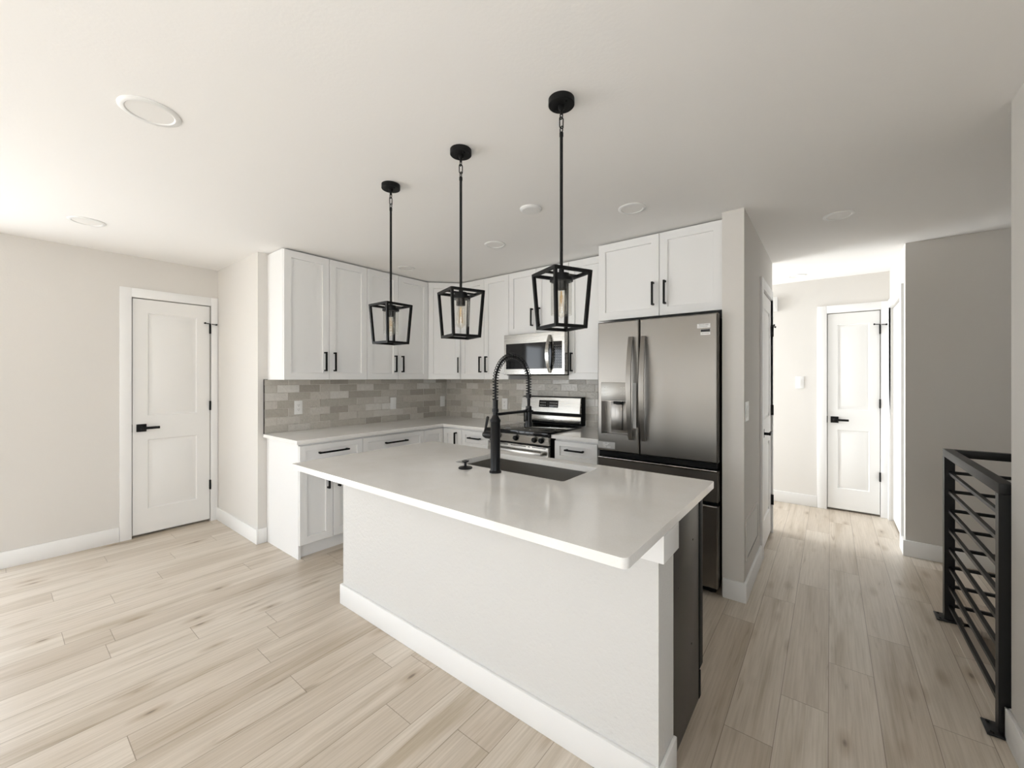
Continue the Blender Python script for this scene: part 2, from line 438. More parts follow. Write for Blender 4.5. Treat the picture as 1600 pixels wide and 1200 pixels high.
# left wall with a recess for door_1 and the opening of window_1; doors 1..4 sit in 65 mm recesses
D1 = (-2.734, -2.174, 2.083)
b = MB()
b.box(-1.10, -1.045, -8.72, WL[0], 0, H); b.box(-1.10, -1.045, WL[1], -2.113, 0, H)
b.box(-1.10, -1.045, WL[0], WL[1], 0, WL[2]); b.box(-1.10, -1.045, WL[0], WL[1], WL[3], H)
b.box(-1.045, -0.98, -8.72, WL[0], 0, H); b.box(-1.045, -0.98, WL[1], D1[0], 0, H); b.box(-1.045, -0.98, D1[1], -2.113, 0, H)
b.box(-1.045, -0.98, WL[0], WL[1], 0, WL[2]); b.box(-1.045, -0.98, WL[0], WL[1], WL[3], H); b.box(-1.045, -0.98, D1[0], D1[1], D1[2], H)
struct(b, 'wall_left', 'wall', 'greige wall on the left holding the white two-panel door')
b = MB(); b.box(-1.10, 0.0, -2.113, 0.12, 0, H)
struct(b, 'wall_kitchen_left', 'wall', 'greige wall with outside corner left of the cabinets')
b = MB(); b.box(0, 3.24, 0, 0.12, 0, H)
struct(b, 'wall_kitchen_back', 'wall', 'greige wall behind the range and refrigerator')
D2 = (0.170, 0.795, 2.075)
b = MB()
b.box(3.24, 3.30, -0.631, 0.905, 0, H); b.box(3.30, 3.364, -0.631, D2[0], 0, H); b.box(3.30, 3.364, D2[1], 0.905, 0, H); b.box(3.30, 3.364, D2[0], D2[1], D2[2], H)
b.box(XCORR - .1, 3.24, 0.785, 0.905, 0, H)
struct(b, 'wall_fridge_side', 'wall', 'greige wall end beside the refrigerator leading into the hall')
D3 = (3.759, 4.182, 2.066)
b = MB()
b.box(XCORR - .1, 4.37, 2.002, 2.06, 0, H); b.box(XCORR - .1, D3[0], 1.937, 2.002, 0, H); b.box(D3[1], 4.37, 1.937, 2.002, 0, H); b.box(D3[0], D3[1], 1.937, 2.002, D3[2], H)
struct(b, 'wall_hall_end', 'wall', 'greige wall at the end of the hall holding a narrow white door')
D4 = (1.075, 1.862, 2.066)
b = MB()
b.box(4.315, 4.37, 0.895, 1.937, 0, H); b.box(4.25, 4.315, 0.895, D4[0], 0, H); b.box(4.25, 4.315, D4[1], 1.937, 0, H); b.box(4.25, 4.315, D4[0], D4[1], D4[2], H)
struct(b, 'wall_hall_right', 'wall', 'bright wall on the right of the hall seen almost edge on')
b = MB(); b.box(4.37, 5.72, 0.895, 1.015, 0, H)
struct(b, 'wall_stair_back', 'wall', 'shaded greige wall behind the black railing')
b = MB(); b.box(4.33, 4.45, -8.72, WX[0], 0, H); b.box(4.33, 4.45, WX[1], -1.10, 0, H); b.box(4.33, 4.45, WX[0], WX[1], 0, WX[2]); b.box(4.33, 4.45, WX[0], WX[1], WX[3], H)
struct(b, 'wall_right', 'wall', 'greige wall at the right edge of the picture')
b = MB(); b.box(5.6, 5.72, -3.6, 0.895, -2.7, H); b.box(4.45, 5.6, -3.6, -3.48, -2.7, H); b.box(4.40, 5.6, -0.13, -0.05, -2.7, -0.25); b.box(4.33, 4.40, -3.6, -0.13, -2.7, -0.25)
struct(b, 'wall_stairwell', 'wall', 'greige walls going down around the stair opening')
b = MB(); b.box(4.33, 5.72, -3.6, 0, -2.8, -2.7)
struct(b, 'floor_lower', 'concrete', 'lower floor at the bottom of the stair opening', 'floor')
b = MB()
b.box(-1.10, WR[0], YREAR - .12, YREAR, 0, H); b.box(WR[1], WR2[0], YREAR - .12, YREAR, 0, H); b.box(WR2[1], 4.45, YREAR - .12, YREAR, 0, H)
for _w in (WR, WR2):
    b.box(_w[0], _w[1], YREAR - .12, YREAR, 0, _w[2]); b.box(_w[0], _w[1], YREAR - .12, YREAR, _w[3], H)
struct(b, 'wall_rear', 'wall', 'greige wall behind the camera with a wide window')
b = MB()
b.box(XCORR - .1, XCORR, .905, WC[0], 0, H); b.box(XCORR - .1, XCORR, WC[1], 1.937, 0, H)
b.box(XCORR - .1, XCORR, WC[0], WC[1], 0, WC[2]); b.box(XCORR - .1, XCORR, WC[0], WC[1], WC[3], H)
struct(b, 'wall_hall_left', 'wall', 'wall with a window at the far left end of the hall')

# windows (in the walls behind and beside the camera, and at the end of the hall)
def window(name, label, axis, pos, a0, a1, z0, z1, n):
    w = thing(name, label, 'window', kind='structure')
    f = MB(); p = MB(); fw = 0.06
    def bx(q, a, c, d0, d1, e, g):
        if axis == 'x': q.box(pos + d0, pos + d1, a, c, e, g)
        else: q.box(a, c, pos + d0, pos + d1, e, g)
    st = (a1 - a0) / n
    for i in range(n):
        s0, s1 = a0 + i * st, a0 + (i + 1) * st
        bx(f, s0, s0 + fw, -.03, .03, z0, z1); bx(f, s1 - fw, s1, -.03, .03, z0, z1)
        bx(f, s0 + fw, s1 - fw, -.03, .03, z0, z0 + fw); bx(f, s0 + fw, s1 - fw, -.03, .03, z1 - fw, z1)
        if axis == 'x': p.quad((pos, s0 + fw, z0 + fw), (pos, s1 - fw, z0 + fw), (pos, s1 - fw, z1 - fw), (pos, s0 + fw, z1 - fw))
        else: p.quad((s0 + fw, pos, z0 + fw), (s1 - fw, pos, z0 + fw), (s1 - fw, pos, z1 - fw), (s0 + fw, pos, z1 - fw))
    f.obj('window_frame', 'trim', w); p.obj('pane', 'pane', w)
    return w
window('window_1', 'white framed sliding glass door in the left wall', 'x', -1.04, WL[0], WL[1], WL[2], WL[3], 4)
window('window_2', 'white framed glass door in the wall behind the camera', 'y', YREAR - .06, WR[0], WR[1], WR[2], WR[3], 1)
window('window_4', 'wide white framed window in the wall behind the camera', 'y', YREAR - .06, WR2[0], WR2[1], WR2[2], WR2[3], 2)
window('fill_window_5', 'unseen white framed window added in the right wall to brighten the kitchen', 'x', 4.39, WX[0], WX[1], WX[2], WX[3], 3)
window('window_3', 'white framed window at the left end of the hall', 'x', XCORR - .06, WC[0], WC[1], WC[2], WC[3], 1)

# baseboards
def base(name, label, *boxes):
    q = MB()
    for x0, x1, y0, y1 in boxes: q.box(x0, x1, y0, y1, 0, 0.122, 0.003)
    tag(q.obj(name, 'trim'), label, 'baseboard', None, 'structure')
base('baseboard_left', 'white baseboard along the left wall up to the door', (-0.98, -0.965, WL[1], -2.812))
base('baseboard_corner', 'white baseboard wrapping the outside corner left of the cabinets', (-0.98, 0.015, -2.128, -2.113), (0.0, 0.015, -2.113, -2.046))
base('baseboard_fridge', 'white baseboard on the wall end right of the refrigerator', (3.245, 3.379, -0.646, -0.631), (3.364, 3.379, -0.631, 0.082))
base('baseboard_hall', 'white baseboard on the hall end wall left of the narrow door', (XCORR, 3.674, 1.922, 1.937))
base('baseboard_stair', 'white baseboard on the shaded wall behind the railing', (4.235, 5.6, 0.880, 0.895), (4.235, 4.25, .895, .985))
base('baseboard_right', 'white baseboard on the wall at the right edge', (4.315, 4.33, YREAR, -1.085), (4.315, 4.45, -1.10, -1.085))
base('baseboard_rear', 'white baseboard on the wall behind the camera', (WR[1], 4.315, YREAR, YREAR + .015))

# ------------------------------------------------------------------ interior doors (built facing -y, x along the width)
DOOR_RINGS = [(0.008, 0.010), (0.016, 0.0105), (0.040, 0.0015)]
def lever(parent, x, z, yf, sx):
    h = MB(); h.box(x - .033, x + .033, yf - .010, yf, z - .033, z + .033, .002)
    h.lathe([(.011, 0), (.011, -.045)], (x, yf, z), 16, 'y')
    h.box(min(x - .012 * sx, x + .115 * sx), max(x - .012 * sx, x + .115 * sx), yf - .056, yf - .042, z - .011, z + .011, .002)
    return h.obj('door_handle', 'black', parent)
def hinge(parent, x, z, yf, stop, sx):
    h = MB(); h.box(x - .006, x + .006, yf - .022, yf + .004, z - .045, z + .045, .001)
    o = h.obj('hinge', 'black', parent)
    if stop:
        d = MB(); d.tube([(x - .045, yf - .03, z + .052), (x, yf - .008, z + .050), (x + .045, yf - .03, z + .044)], .004, 8)
        for s_ in (-1, 1): d.lathe([(.008, 0), (.008, -.012)], (x + .045 * s_, yf - .024, z + (.052 if s_ < 0 else .044)), 12, 'y')
        d.obj('door_stop', 'black', o)
def room_door(name, label, loc, rz, wd, ht, cl, cr, hinge_right=True, handle=True, ins=0.012, panels=True, hz=(0.355, 1.12, 1.86), header=0.08):
    """wd x ht is the recess; cl / cr casing widths left and right; the wall face is local y=0"""
    d = thing(name, label, 'door', loc, rz, kind='structure')
    c = MB()
    c.box(-cl, -.002, -.016, 0, 0, ht + header, .0015); c.box(wd + .002, wd + cr, -.016, 0, 0, ht + header, .0015); c.box(-.002, wd + .002, -.016, 0, ht + .002, ht + header, .0015)
    c.obj('door_casing', 'trim', d)
    s = MB(); g = .004
    st = min(.105, wd * .20)
    pn = [(st, wd - st, .235, .845), (st, wd - st, 1.055, ht - .125)] if panels else []
    s.panel(g, wd - g, .022, ht - g - .002, ins - .012, .035, pn, DOOR_RINGS, .002)
    s.obj('door_panel', 'door', d)
    hx = wd - .004 if hinge_right else .004
    for i, z in enumerate(hz): hinge(d, hx, z, ins - .012, i == 2, 1)
    if handle:
        lx = .062 if hinge_right else wd - .062
        lever(d, lx, .95, ins - .012, 1 if hinge_right else -1)
        lt = MB(); ex = 0.0005 if hinge_right else wd - .0005
        lt.box(ex - .003, ex + .003, -.001, .010, .915, .985); lt.obj('strike_plate', 'black', d)
    return d
# left wall faces +x: local -y -> +x (rotation +90), local x -> world +y
room_door('door_1', 'white two-panel door with black lever on the left wall', (-0.98, D1[0], 0), PI / 2, D1[1] - D1[0], D1[2], .077, .058)
room_door('door_2', 'white door beside the refrigerator wall seen almost edge on', (3.364, D2[0], 0), PI / 2, D2[1] - D2[0], D2[2], .085, .03, hz=(.30, 1.10, 1.80))
room_door('door_3', 'narrow white two-panel door at the end of the hall', (D3[0], 1.937, 0), 0, D3[1] - D3[0], D3[2], .083, .064, hz=(.40, 1.13, 1.87))
# right wall of the hall faces -x: rotation -90, local x -> world -y
room_door('door_4', 'white door on the right wall of the hall seen edge on', (4.25, D4[1], 0), -PI / 2, D4[1] - D4[0], D4[2], .070, .088, hz=(.3, 1.1), handle=False, ins=.03)

# ------------------------------------------------------------------ cabinets (built facing -y, back at y=0, x along the width)
SH = [(0.0030, 0.0120)]
def pull(parent, x, z, yf, length, vertical=True):
    """black square bar pull on two posts"""
    q = MB(); t = .0065; o = .030
    if vertical:
        q.box(x - t, x + t, yf - o - t, yf - o + t, z - length / 2, z + length / 2, .0012)
        for s_ in (-1, 1): q.box(x - t, x + t, yf - o + t, yf, z + s_ * (length / 2 - t) - t, z + s_ * (length / 2 - t) + t)
    else:
        q.box(x - length / 2, x + length / 2, yf - o - t, yf - o + t, z - t, z + t, .0012)
        for s_ in (-1, 1): q.box(x + s_ * (length / 2 - .012) - t, x + s_ * (length / 2 - .012) + t, yf - o + t, yf, z - t, z + t)
    return q.obj('handle', 'black', parent)
def shaker(parent, name, x0, x1, z0, z1, yf, rail=.058, pl=None, railz=None):
    q = MB(); rz_ = railz or rail
    q.panel(x0 + .0022, x1 - .0022, z0, z1, yf, .02, [(x0 + rail, x1 - rail, z0 + rz_, z1 - rz_)], SH, .0015)
    o = q.obj(name, 'cab', parent)
    if pl: pull(o, pl[0], pl[1], yf, pl[2], pl[3])
    return o
UZ0, UZ1 = 1.372, 2.426
UG = 'white shaker wall cabinets'
def upper(label, loc, rz, w, z0, depth, doors, hz, hl=.167, split=None):
    c = thing('wall_cabinet', label, 'cabinet', loc, rz, UG)
    q = MB(); q.box(0, w, -depth + .021, -.0005, z0, UZ1 + .006); q.obj('body', 'cab', c)
    yf = -depth
    if doors == 2:
        sp_ = split or w / 2
        shaker(c, 'door', 0, sp_, z0, UZ1, yf, pl=(sp_ - .042, hz, hl, True))
        shaker(c, 'door', sp_, w, z0, UZ1, yf, pl=(sp_ + .042, hz, hl, True))
    else: shaker(c, 'door', 0, w, z0, UZ1, yf, pl=(.036 if doors == 'L' else w - .036, hz, hl, True))
    return c
HZ = 1.528
upper('tall white wall cabinet at the left end above the tiled counter', (0, -2.039, 0), PI / 2, .742, UZ0, .315, 2, HZ, split=.376)
upper('white wall cabinet behind the leftmost pendant, left of the corner cabinet', (0, -1.297, 0), PI / 2, .734, UZ0, .315, 2, HZ, split=.35)
# corner cabinet with a diagonal door
c = thing('corner_wall_cabinet', 'white corner wall cabinet with a single diagonal door', 'cabinet', (0, 0, 0), 0, UG)
q = MB(); dd = .021 / math.sqrt(2)
q.prism([(.0005, -.0005), (.0005, -.5625), (.315 - dd - .004, -.5625), (.5625, -.315 + dd + .004), (.5625, -.0005)], UZ0, UZ1 + .006); q.obj('body', 'cab', c)
q = MB(); wdg = .351; q.panel(-wdg / 2 + .004, wdg / 2 - .004, UZ0, UZ1, 0, .02, [(-wdg / 2 + .056, wdg / 2 - .056, UZ0 + .058, UZ1 - .058)], SH, .0015)
Rm = Matrix.Translation((.439, -.439, 0)) @ Matrix.Rotation(PI / 4, 4, 'Z'); q.xf(Rm)
cd_ = q.obj('door', 'cab', c)
q = MB(); t_ = .0065; hx = wdg / 2 - .03
q.box(hx - t_, hx + t_, -.030 - t_, -.030 + t_, HZ - .0835, HZ + .0835, .0012)
for s_ in (-1, 1): q.box(hx - t_, hx + t_, -.030 + t_, 0, HZ + s_ * .078 - t_, HZ + s_ * .078 + t_)
q.xf(Rm); q.obj('handle', 'black', cd_)
upper('white two-door wall cabinet between the corner cabinet and the microwave', (.564, 0, 0), 0, .679, UZ0, .315, 2, HZ, split=.345)
upper('short white wall cabinet directly above the microwave', (1.243, 0, 0), 0, .688, 1.812, .315, 2, 1.965, split=.335)
upper('narrow single-door white wall cabinet right of the microwave', (1.931, 0, 0), 0, .400, UZ0, .315, 'L', HZ)
upper('deep white wall cabinet above the refrigerator', (2.337, 0, 0), 0, .891, 1.835, .546, 2, 1.995, split=.477)
# filler between the two depths
BG = 'white shaker base cabinets'
BT, BF = .880, .600
def base_cab(label, loc, rz, w, drawer_handle, doors, handle_z=.60, endpanel=False):
    c = thing('base_cabinet', label, 'cabinet', loc, rz, BG)
    q = MB(); q.box(0, w, -BF + .021, -.0005, .102, BT)
    if endpanel: q.box(0, .018, -BF + .021, -.0005, 0, .102)
    q.obj('body', 'cab', c)
    q = MB(); q.box(.018 if endpanel else 0, w, -.545, -.53, 0, .102); q.obj('toe_kick', 'cab', c)
    shaker(c, 'drawer', 0, w, .705, .866, -BF, rail=.05, railz=.042, pl=(w / 2, .80, drawer_handle, False))
    if doors == 2:
        shaker(c, 'door', 0, w / 2, .108, .700, -BF, pl=(w / 2 - .045, handle_z, .167, True))
        shaker(c, 'door', w / 2, w, .108, .700, -BF, pl=(w / 2 + .045, handle_z, .167, True))
    else: shaker(c, 'door', 0, w, .108, .700, -BF, pl=(.045, handle_z, .167, True))
    return c
base_cab('white base cabinet at the left end of the counter with a finished side', (0, -2.045, 0), PI / 2, .527, .25, 2, .59, True)
base_cab('white base cabinet between the left end cabinet and the corner', (0, -1.518, 0), PI / 2, .668, .24, 2)
c = thing('corner_base_cabinet', 'white corner base cabinet with a folded two-leaf door', 'cabinet', (0, 0, 0), 0, BG)
q = MB(); q.prism([(.0005, -.0005), (.0005, -.849), (BF - .021, -.849), (BF - .021, -BF + .021), (.865, -BF + .021), (.865, -.0005)], .102, BT); q.obj('body', 'cab', c)
q = MB(); q.box(.53, .545, -.849, -.53, 0, .102); q.box(.545, .865, -.545, -.53, 0, .102); q.obj('toe_kick', 'cab', c)
q = MB(); q.panel(-.849, -.602, .108, .866, 0, .02, [(-.80, -.65, .158, .816)], SH, .0015); q.xf(Matrix.Translation((BF, 0, 0)) @ Matrix.Rotation(PI / 2, 4, 'Z')); q.obj('door', 'cab', c)
q = MB(); q.panel(.602, .8645, .108, .866, -BF, .02, [(.655, .815, .158, .816)], SH, .0015); o = q.obj('door', 'cab', c)
pull(o, .795, .755, -BF, .167, True)
base_cab('white base cabinet between the corner and the range', (.866, 0, 0), 0, .376, .16, 1)
base_cab('narrow white base cabinet between the range and the refrigerator', (1.962, 0, 0), 0, .395, .17, 1)

# ------------------------------------------------------------------ countertops and backsplash
def rounded(pts, rads, seg=6):
    out = []; n = len(pts)
    for i, p in enumerate(pts):
        r = rads[i]
        if r <= 0: out.append(p); continue
        a = Vector(pts[i - 1]) - Vector(p); c_ = Vector(pts[(i + 1) % n]) - Vector(p); a.normalize(); c_.normalize()
        ctr = Vector(p) + (a + c_) * r
        s0 = Vector(p) + a * r - ctr; s1 = Vector(p) + c_ * r - ctr
        a0 = math.atan2(s0.y, s0.x); a1 = math.atan2(s1.y, s1.x)
        d_ = (a1 - a0 + PI) % (2 * PI) - PI
        for k_ in range(seg + 1):
            an = a0 + d_ * k_ / seg; out.append((ctr.x + r * math.cos(an), ctr.y + r * math.sin(an)))
    return out
def bevmod(o, w=.0025, seg=2):
    m = o.modifiers.new('edge', 'BEVEL'); m.width = w; m.segments = seg; m.limit_method = 'ANGLE'; m.angle_limit = math.radians(50)
    return o
q = MB(); q.slab([(.001, -2.074), (.622, -2.074), (.622, -.622), (1.245, -.622), (1.245, -.001), (.001, -.001)], None, .884, .914)
tag(bevmod(q.obj('countertop', 'quartz')), 'L-shaped pale quartz countertop under the tiled corner', 'countertop')
q = MB(); q.slab([(1.943, -.622), (2.372, -.622), (2.372, -.001), (1.943, -.001)], None, .884, .914)
tag(bevmod(q.obj('countertop', 'quartz')), 'short pale quartz countertop between the range and the refrigerator', 'countertop')

random.seed(4)
def tiles(a0, a1, off, fixed):
    """rows of glazed tiles on a plane; a along the wall, fixed maps (a, depth, z) to a point"""
    q = MB(); TW, TH, G = .1875, .0695, .0022
    z = 1.396; row = 0
    zt = 1.3715
    while z > .92:
        z1 = min(z, zt); z0 = max(z - TH, .9145)
        a = a0 - TW + (off + (row % 2) * TW / 2) % TW
        while a < a1:
            l, r = max(a, a0) + G / 2, min(a + TW, a1) - G / 2
            if r - l > .008 and z1 - z0 > .006:
                zz0, zz1 = z0 + G / 2, z1 - G / 2
                ins = .0018; d0, d1 = .0045, .0075
                t1, t2, t3 = [random.uniform(-.0009, .0009) for _ in range(3)]
                o_ = [(l, d0, zz0), (r, d0, zz0), (r, d0, zz1), (l, d0, zz1)]
                n_ = [(l + ins, d1 + t1, zz0 + ins), (r - ins, d1 + t2, zz0 + ins), (r - ins, d1 + t3, zz1 - ins), (l + ins, d1 + t1 + t3 - t2, zz1 - ins)]
                back = [(l, .002, zz0), (r, .002, zz0), (r, .002, zz1), (l, .002, zz1)]
                P = [[q.bm.verts.new(fixed(*p)) for p in ring] for ring in (back, o_, n_)]
                for A, B_ in ((P[0], P[1]), (P[1], P[2])):
                    for i in range(4):
                        j = (i + 1) % 4
                        q.bm.faces.new((A[i], A[j], B_[j], B_[i]))
                q.bm.faces.new(P[2])
            a += TW
        z -= TH; row += 1
    return q
bs = thing('backsplash', 'glazed greige subway tile backsplash wrapping the kitchen corner', 'backsplash', kind='structure')
# z rows: 1.396, 1.327, 1.258 ... ; left wall joints at y=-1.968 in the row below 1.258
q = tiles(-2.066, -.009, (-1.875 + 2.066), lambda a, d, z: (d, a, z)); q.obj('tile_field', 'tile', bs, weld=False, sharp=30)
q = tiles(.009, 2.372, .06, lambda a, d, z: (a, -d, z)); q.obj('tile_field', 'tile', bs, weld=False, sharp=30)
q = MB(); q.box(.0003, .0045, -2.066, -.004, .9142, 1.3718); q.box(.0045, 2.372, -.0045, -.0003, .9142, 1.3718)
q.box(1.243, 1.931, -.0045, -.0003, 1.3718, 1.44); q.obj('grout_bed', 'grout', bs)
q = MB(); q.box(.0003, .009, -2.0705, -2.0665, .9142, 1.3735); q.box(.0003, .009, -2.0705, -2.041, 1.3718, 1.3745); q.obj('edge_strip', 'black', bs)

# ------------------------------------------------------------------ outlets and switches
def outlet(label, loc, rz, w=.072, h=.118, style='outlet', group=None, gangs=1):
    o = thing('wall_outlet' if style == 'outlet' else 'light_switch', label, 'outlet' if style == 'outlet' else 'switch', loc, rz, group)
    q = MB(); q.box(-w / 2, w / 2, -.006, 0, -h / 2, h / 2, .002); q.obj('cover_plate', 'plastic', o)
    if style == 'outlet':
        q = MB(); q.box(-.017, .017, -.0085, -.006, -.034, .034, .001); q.obj('receptacle', 'plastic', o)
        q = MB()
        for s_ in (-1, 1):
            for k_ in (-1, 1): q.box(k_ * .006 - .0012, k_ * .006 + .0012, -.0088, -.0084, s_ * .019 - .001, s_ * .019 + .008)
            q.lathe([(.0025, 0), (.0025, -.0005)], (0, -.0084, s_ * .019 - .008), 10, 'y')
        q.obj('slots', 'slot', o)
    else:
        for g in range(gangs):
            cx = (g - (gangs - 1) / 2) * .046
            q = MB(); q.box(cx - .0165, cx + .0165, -.0095, -.006, -.033, .033, .0015); q.obj('rocker', 'plastic', o)
    return o
OG = 'white outlets on the tiled backsplash'
outlet('white duplex outlet on the tiles near the left end of the counter', (.0082, -1.791, 1.122), PI / 2, .07, .122, 'outlet', OG)
outlet('white rocker switch on the left tiles behind the island', (.0082, -.793, 1.11), PI / 2, .074, .128, 'switch', 'white switches on the tiled backsplash')
outlet('white switch on the left tiles right beside the corner', (.0082, -.083, 1.10), PI / 2, .072, .126, 'switch', 'white switches on the tiled backsplash')
outlet('white outlet on the back tiles left of the range', (.943, -.0082, 1.10), 0, .078, .122, 'outlet', OG)
s = outlet('white two-rocker switch on the wall end beside the refrigerator', (3.364, -.550, 1.176), PI / 2, .118, .122, 'switch', None, 2)
outlet('white switch plate on the hall end wall left of the narrow door', (3.521, 1.937, 1.338), 0, .075, .132, 'switch', None, 1)
c = thing('door_chime', 'white doorbell chime box high on the hall end wall', 'chime', (3.262, 1.937, 2.213))
q = MB(); q.box(-.055, .055, -.048, 0, -.08, .08, .004); q.obj('case', 'plastic', c)
q = MB(); q.box(-.042, .038, -.053, -.048, -.066, .066, .003); q.obj('cover', 'plastic', c)
c = thing('vent_grille', 'white return-air grille low on the wall beside the refrigerator', 'vent', (3.364, -.323, .363), PI / 2)
q = MB(); w_, h_ = .254, .133
q.box(-w_, w_, -.008, 0, h_ - .02, h_, .001); q.box(-w_, w_, -.008, 0, -h_, -h_ + .02, .001); q.box(-w_, -w_ + .02, -.008, 0, -h_ + .02, h_ - .02, .001); q.box(w_ - .02, w_, -.008, 0, -h_ + .02, h_ - .02, .001)
q.obj('frame', 'wall', c)
q = MB(); z = -h_ + .026
while z < h_ - .026:
    q.quad((-w_ + .02, -.006, z), (w_ - .02, -.006, z), (w_ - .02, -.001, z + .012), (-w_ + .02, -.001, z + .012)); z += .014
q.box(-w_ + .02, w_ - .02, -.0008, -.0002, -h_ + .02, h_ - .02); q.obj('louvers', 'wall', c)

# ------------------------------------------------------------------ ceiling fixtures
LG = 'white recessed ceiling lights'
def downlight(x, y, label, r=.092):
    d = thing('recessed_light', label, 'ceiling light', (x, y, H), 0, LG)
    q = MB(); q.lathe([(r, 0), (r, -.003), (r - .004, -.006), (r * .80, -.007), (r * .76, -.004), (r * .76, 0)], (0, 0, 0), 48, 'z', (False, False)); q.obj('trim_ring', 'plastic', d)
    q = MB(); q.lathe([(r * .76, -.001), (r * .76, -.0035), (.001, -.0042)], (0, 0, 0), 48, 'z', (False, True)); q.obj('lens', 'lens', d)
downlight(1.657, -3.088, 'largest recessed ceiling light, in the upper left of the picture', .096)
downlight(-.169, -3.080, 'recessed ceiling light near the left wall above the white door')
downlight(.566, -1.040, 'recessed ceiling light above the left cabinets, right of the leftmost pendant rod', .083)
downlight(1.692, -1.044, 'recessed ceiling light between the two right pendant rods', .083)
downlight(2.811, -1.042, 'recessed ceiling light in front of the cabinet above the refrigerator', .083)
downlight(3.828, -.119, 'recessed ceiling light at the entrance to the hall', .083)
downlight(3.512, 1.605, 'recessed ceiling light deep in the bright hall', .083)
d = thing('ceiling_cover', 'small domed white cover plate on the ceiling beside the nearest pendant rod', 'cover plate', (2.31, -1.423, H))
q = MB(); q.lathe([(.066, 0), (.066, -.006), (.058, -.014), (.050, -.016)], (0, 0, 0), 40, 'z', (False, True)); q.obj('cover', 'plastic', d)

# ------------------------------------------------------------------ pendant lanterns
def pendant(label, x, y, rz):
    p = thing('pendant_lantern', label, 'pendant light', (x, y, H), rz, 'black cage pendants over the island')
    Z = lambda z: z - H
    q = MB(); q.lathe([(.049, Z(2.4395)), (.049, Z(2.418)), (.047, Z(2.416)), (.012, Z(2.4155)), (.012, Z(2.405)), (.006, Z(2.400)), (.0055, Z(2.385))], (0, 0, 0), 40)
    for s_ in (-1, 1): q.lathe([(.005, 0), (.005, -.006)], (.03 * s_, 0, Z(2.417)), 10)
    q.obj('canopy', 'black', p)
    def link(zc, hl, r, ax):
        pts = []
        for k_ in range(20):
            a = 2 * PI * k_ / 20; u, w = r * math.cos(a), (hl - r) * (1 if math.sin(a) >= 0 else -1) + r * math.sin(a)
            pts.append((u, 0, Z(zc) + w) if ax else (0, u, Z(zc) + w))
        q.tube(pts, .0022, 8, True)
    q = MB(); link(2.379, .013, .008, True); link(2.352, .021, .008, False); link(2.325, .013, .0085, True); q.obj('chain', 'black', p)
    q = MB(); q.lathe([(.003, Z(2.318)), (.0075, Z(2.314)), (.0075, Z(2.300)), (.006, Z(2.297)), (.006, Z(1.80)), (.010, Z(1.797)), (.010, Z(1.786))], (0, 0, 0), 16); q.obj('rod', 'black', p)
    s, s2, zt, zb, t = .077, .0635, Z(1.781), Z(1.578), .0115
    q = MB(); ct = [(s, s), (-s, s), (-s, -s), (s, -s)]; cb = [(a * s2 / s, b_ * s2 / s) for a, b_ in ct]
    for i in range(4):
        j = (i + 1) % 4
        q.bar((*ct[i], zt), (*ct[j], zt), t); q.bar((*cb[i], zb), (*cb[j], zb), t)
        q.bar((ct[i][0], ct[i][1], zt + t / 2), (cb[i][0], cb[i][1], zb - t / 2), t, t, (0, 1, 0))
    q.bar((0, -s, zt), (0, s, zt), t * 1.6, .005)
    q.obj('cage', 'black', p)
    q = MB(); q.lathe([(.022, Z(1.783)), (.030, Z(1.781)), (.030, Z(1.766)), (.044, Z(1.764)), (.044, Z(1.752)), (.021, Z(1.751)), (.021, Z(1.722)), (.012, Z(1.721))], (0, 0, 0), 32); q.obj('socket', 'black', p)
    q = MB(); q.lathe([(.0395, Z(1.752)), (.0395, Z(1.625)), (.0375, Z(1.625)), (.0375, Z(1.752))], (0, 0, 0), 40, 'z', (False, False)); q.obj('glass_shade', 'glass', p)
    q = MB(); q.lathe([(.012, Z(1.721)), (.014, Z(1.705)), (.019, Z(1.680)), (.0215, Z(1.655)), (.019, Z(1.635)), (.011, Z(1.622)), (.003, Z(1.614)), (.001, Z(1.612))], (0, 0, 0), 28); bl = q.obj('bulb', 'bulb', p)
    q = MB()
    for k_ in range(6):
        a = k_ * PI / 3; q.tube([(.006 * math.cos(a), .006 * math.sin(a), Z(1.70)), (.009 * math.cos(a + .5), .009 * math.sin(a + .5), Z(1.64))], .0007, 6)
    q.tube([(0, 0, Z(1.715)), (0, 0, Z(1.67))], .003, 8); q.obj('filament', 'filament', bl)
pendant('farthest and leftmost of the three black lantern pendants', 1.888, -2.141, 0)
pendant('middle black lantern pendant between the other two', 2.434, -2.147, math.radians(-20))
pendant('nearest and largest-looking black lantern pendant on the right', 2.980, -2.155, math.radians(-25))

# ------------------------------------------------------------------ island
isl = thing('kitchen_island', 'white textured island base with white baseboard under the large slab', 'island', (0, 0, 0))
IX0, IX1, IYF, IYB = 1.410, 3.343, -2.147, -1.990
q = MB(); q.box(IX0, IX1, IYF, IYB, 0, .8835); q.obj('base_wall', 'island', isl)
q = MB(); q.box(IX0 - .015, IX1 + .013, IYF - .015, IYF, 0, .120, .003); q.box(IX0 - .015, IX0, IYF, IYB, 0, .120, .003); q.box(IX1, IX1 + .013, IYF, IYB, 0, .120, .003); q.obj('baseboard', 'trim', isl)
q = MB(); q.prism([(3.16, IYF - .016), (IX1 + .022, IYF - .016), (IX1 + .022, IYB - .012), (IX1 + .014, IYB), (IX1 + .0002, IYB), (IX1 + .0002, IYF - .0002), (3.16, IYF - .0002)], .793, .8835)
q.obj('trim_block', 'trim', isl)
q = MB()   # carcass behind the wall, leaving the sink bay open at the top
q.box(IX0, 2.72, IYB + .0005, -1.52, .10, .62); q.box(IX0, 2.05, IYB + .0005, -1.52, .62, .8835); q.box(IX0, 2.72, IYB + .0005, -1.57, 0, .10); q.obj('cabinet_body', 'cab', isl)
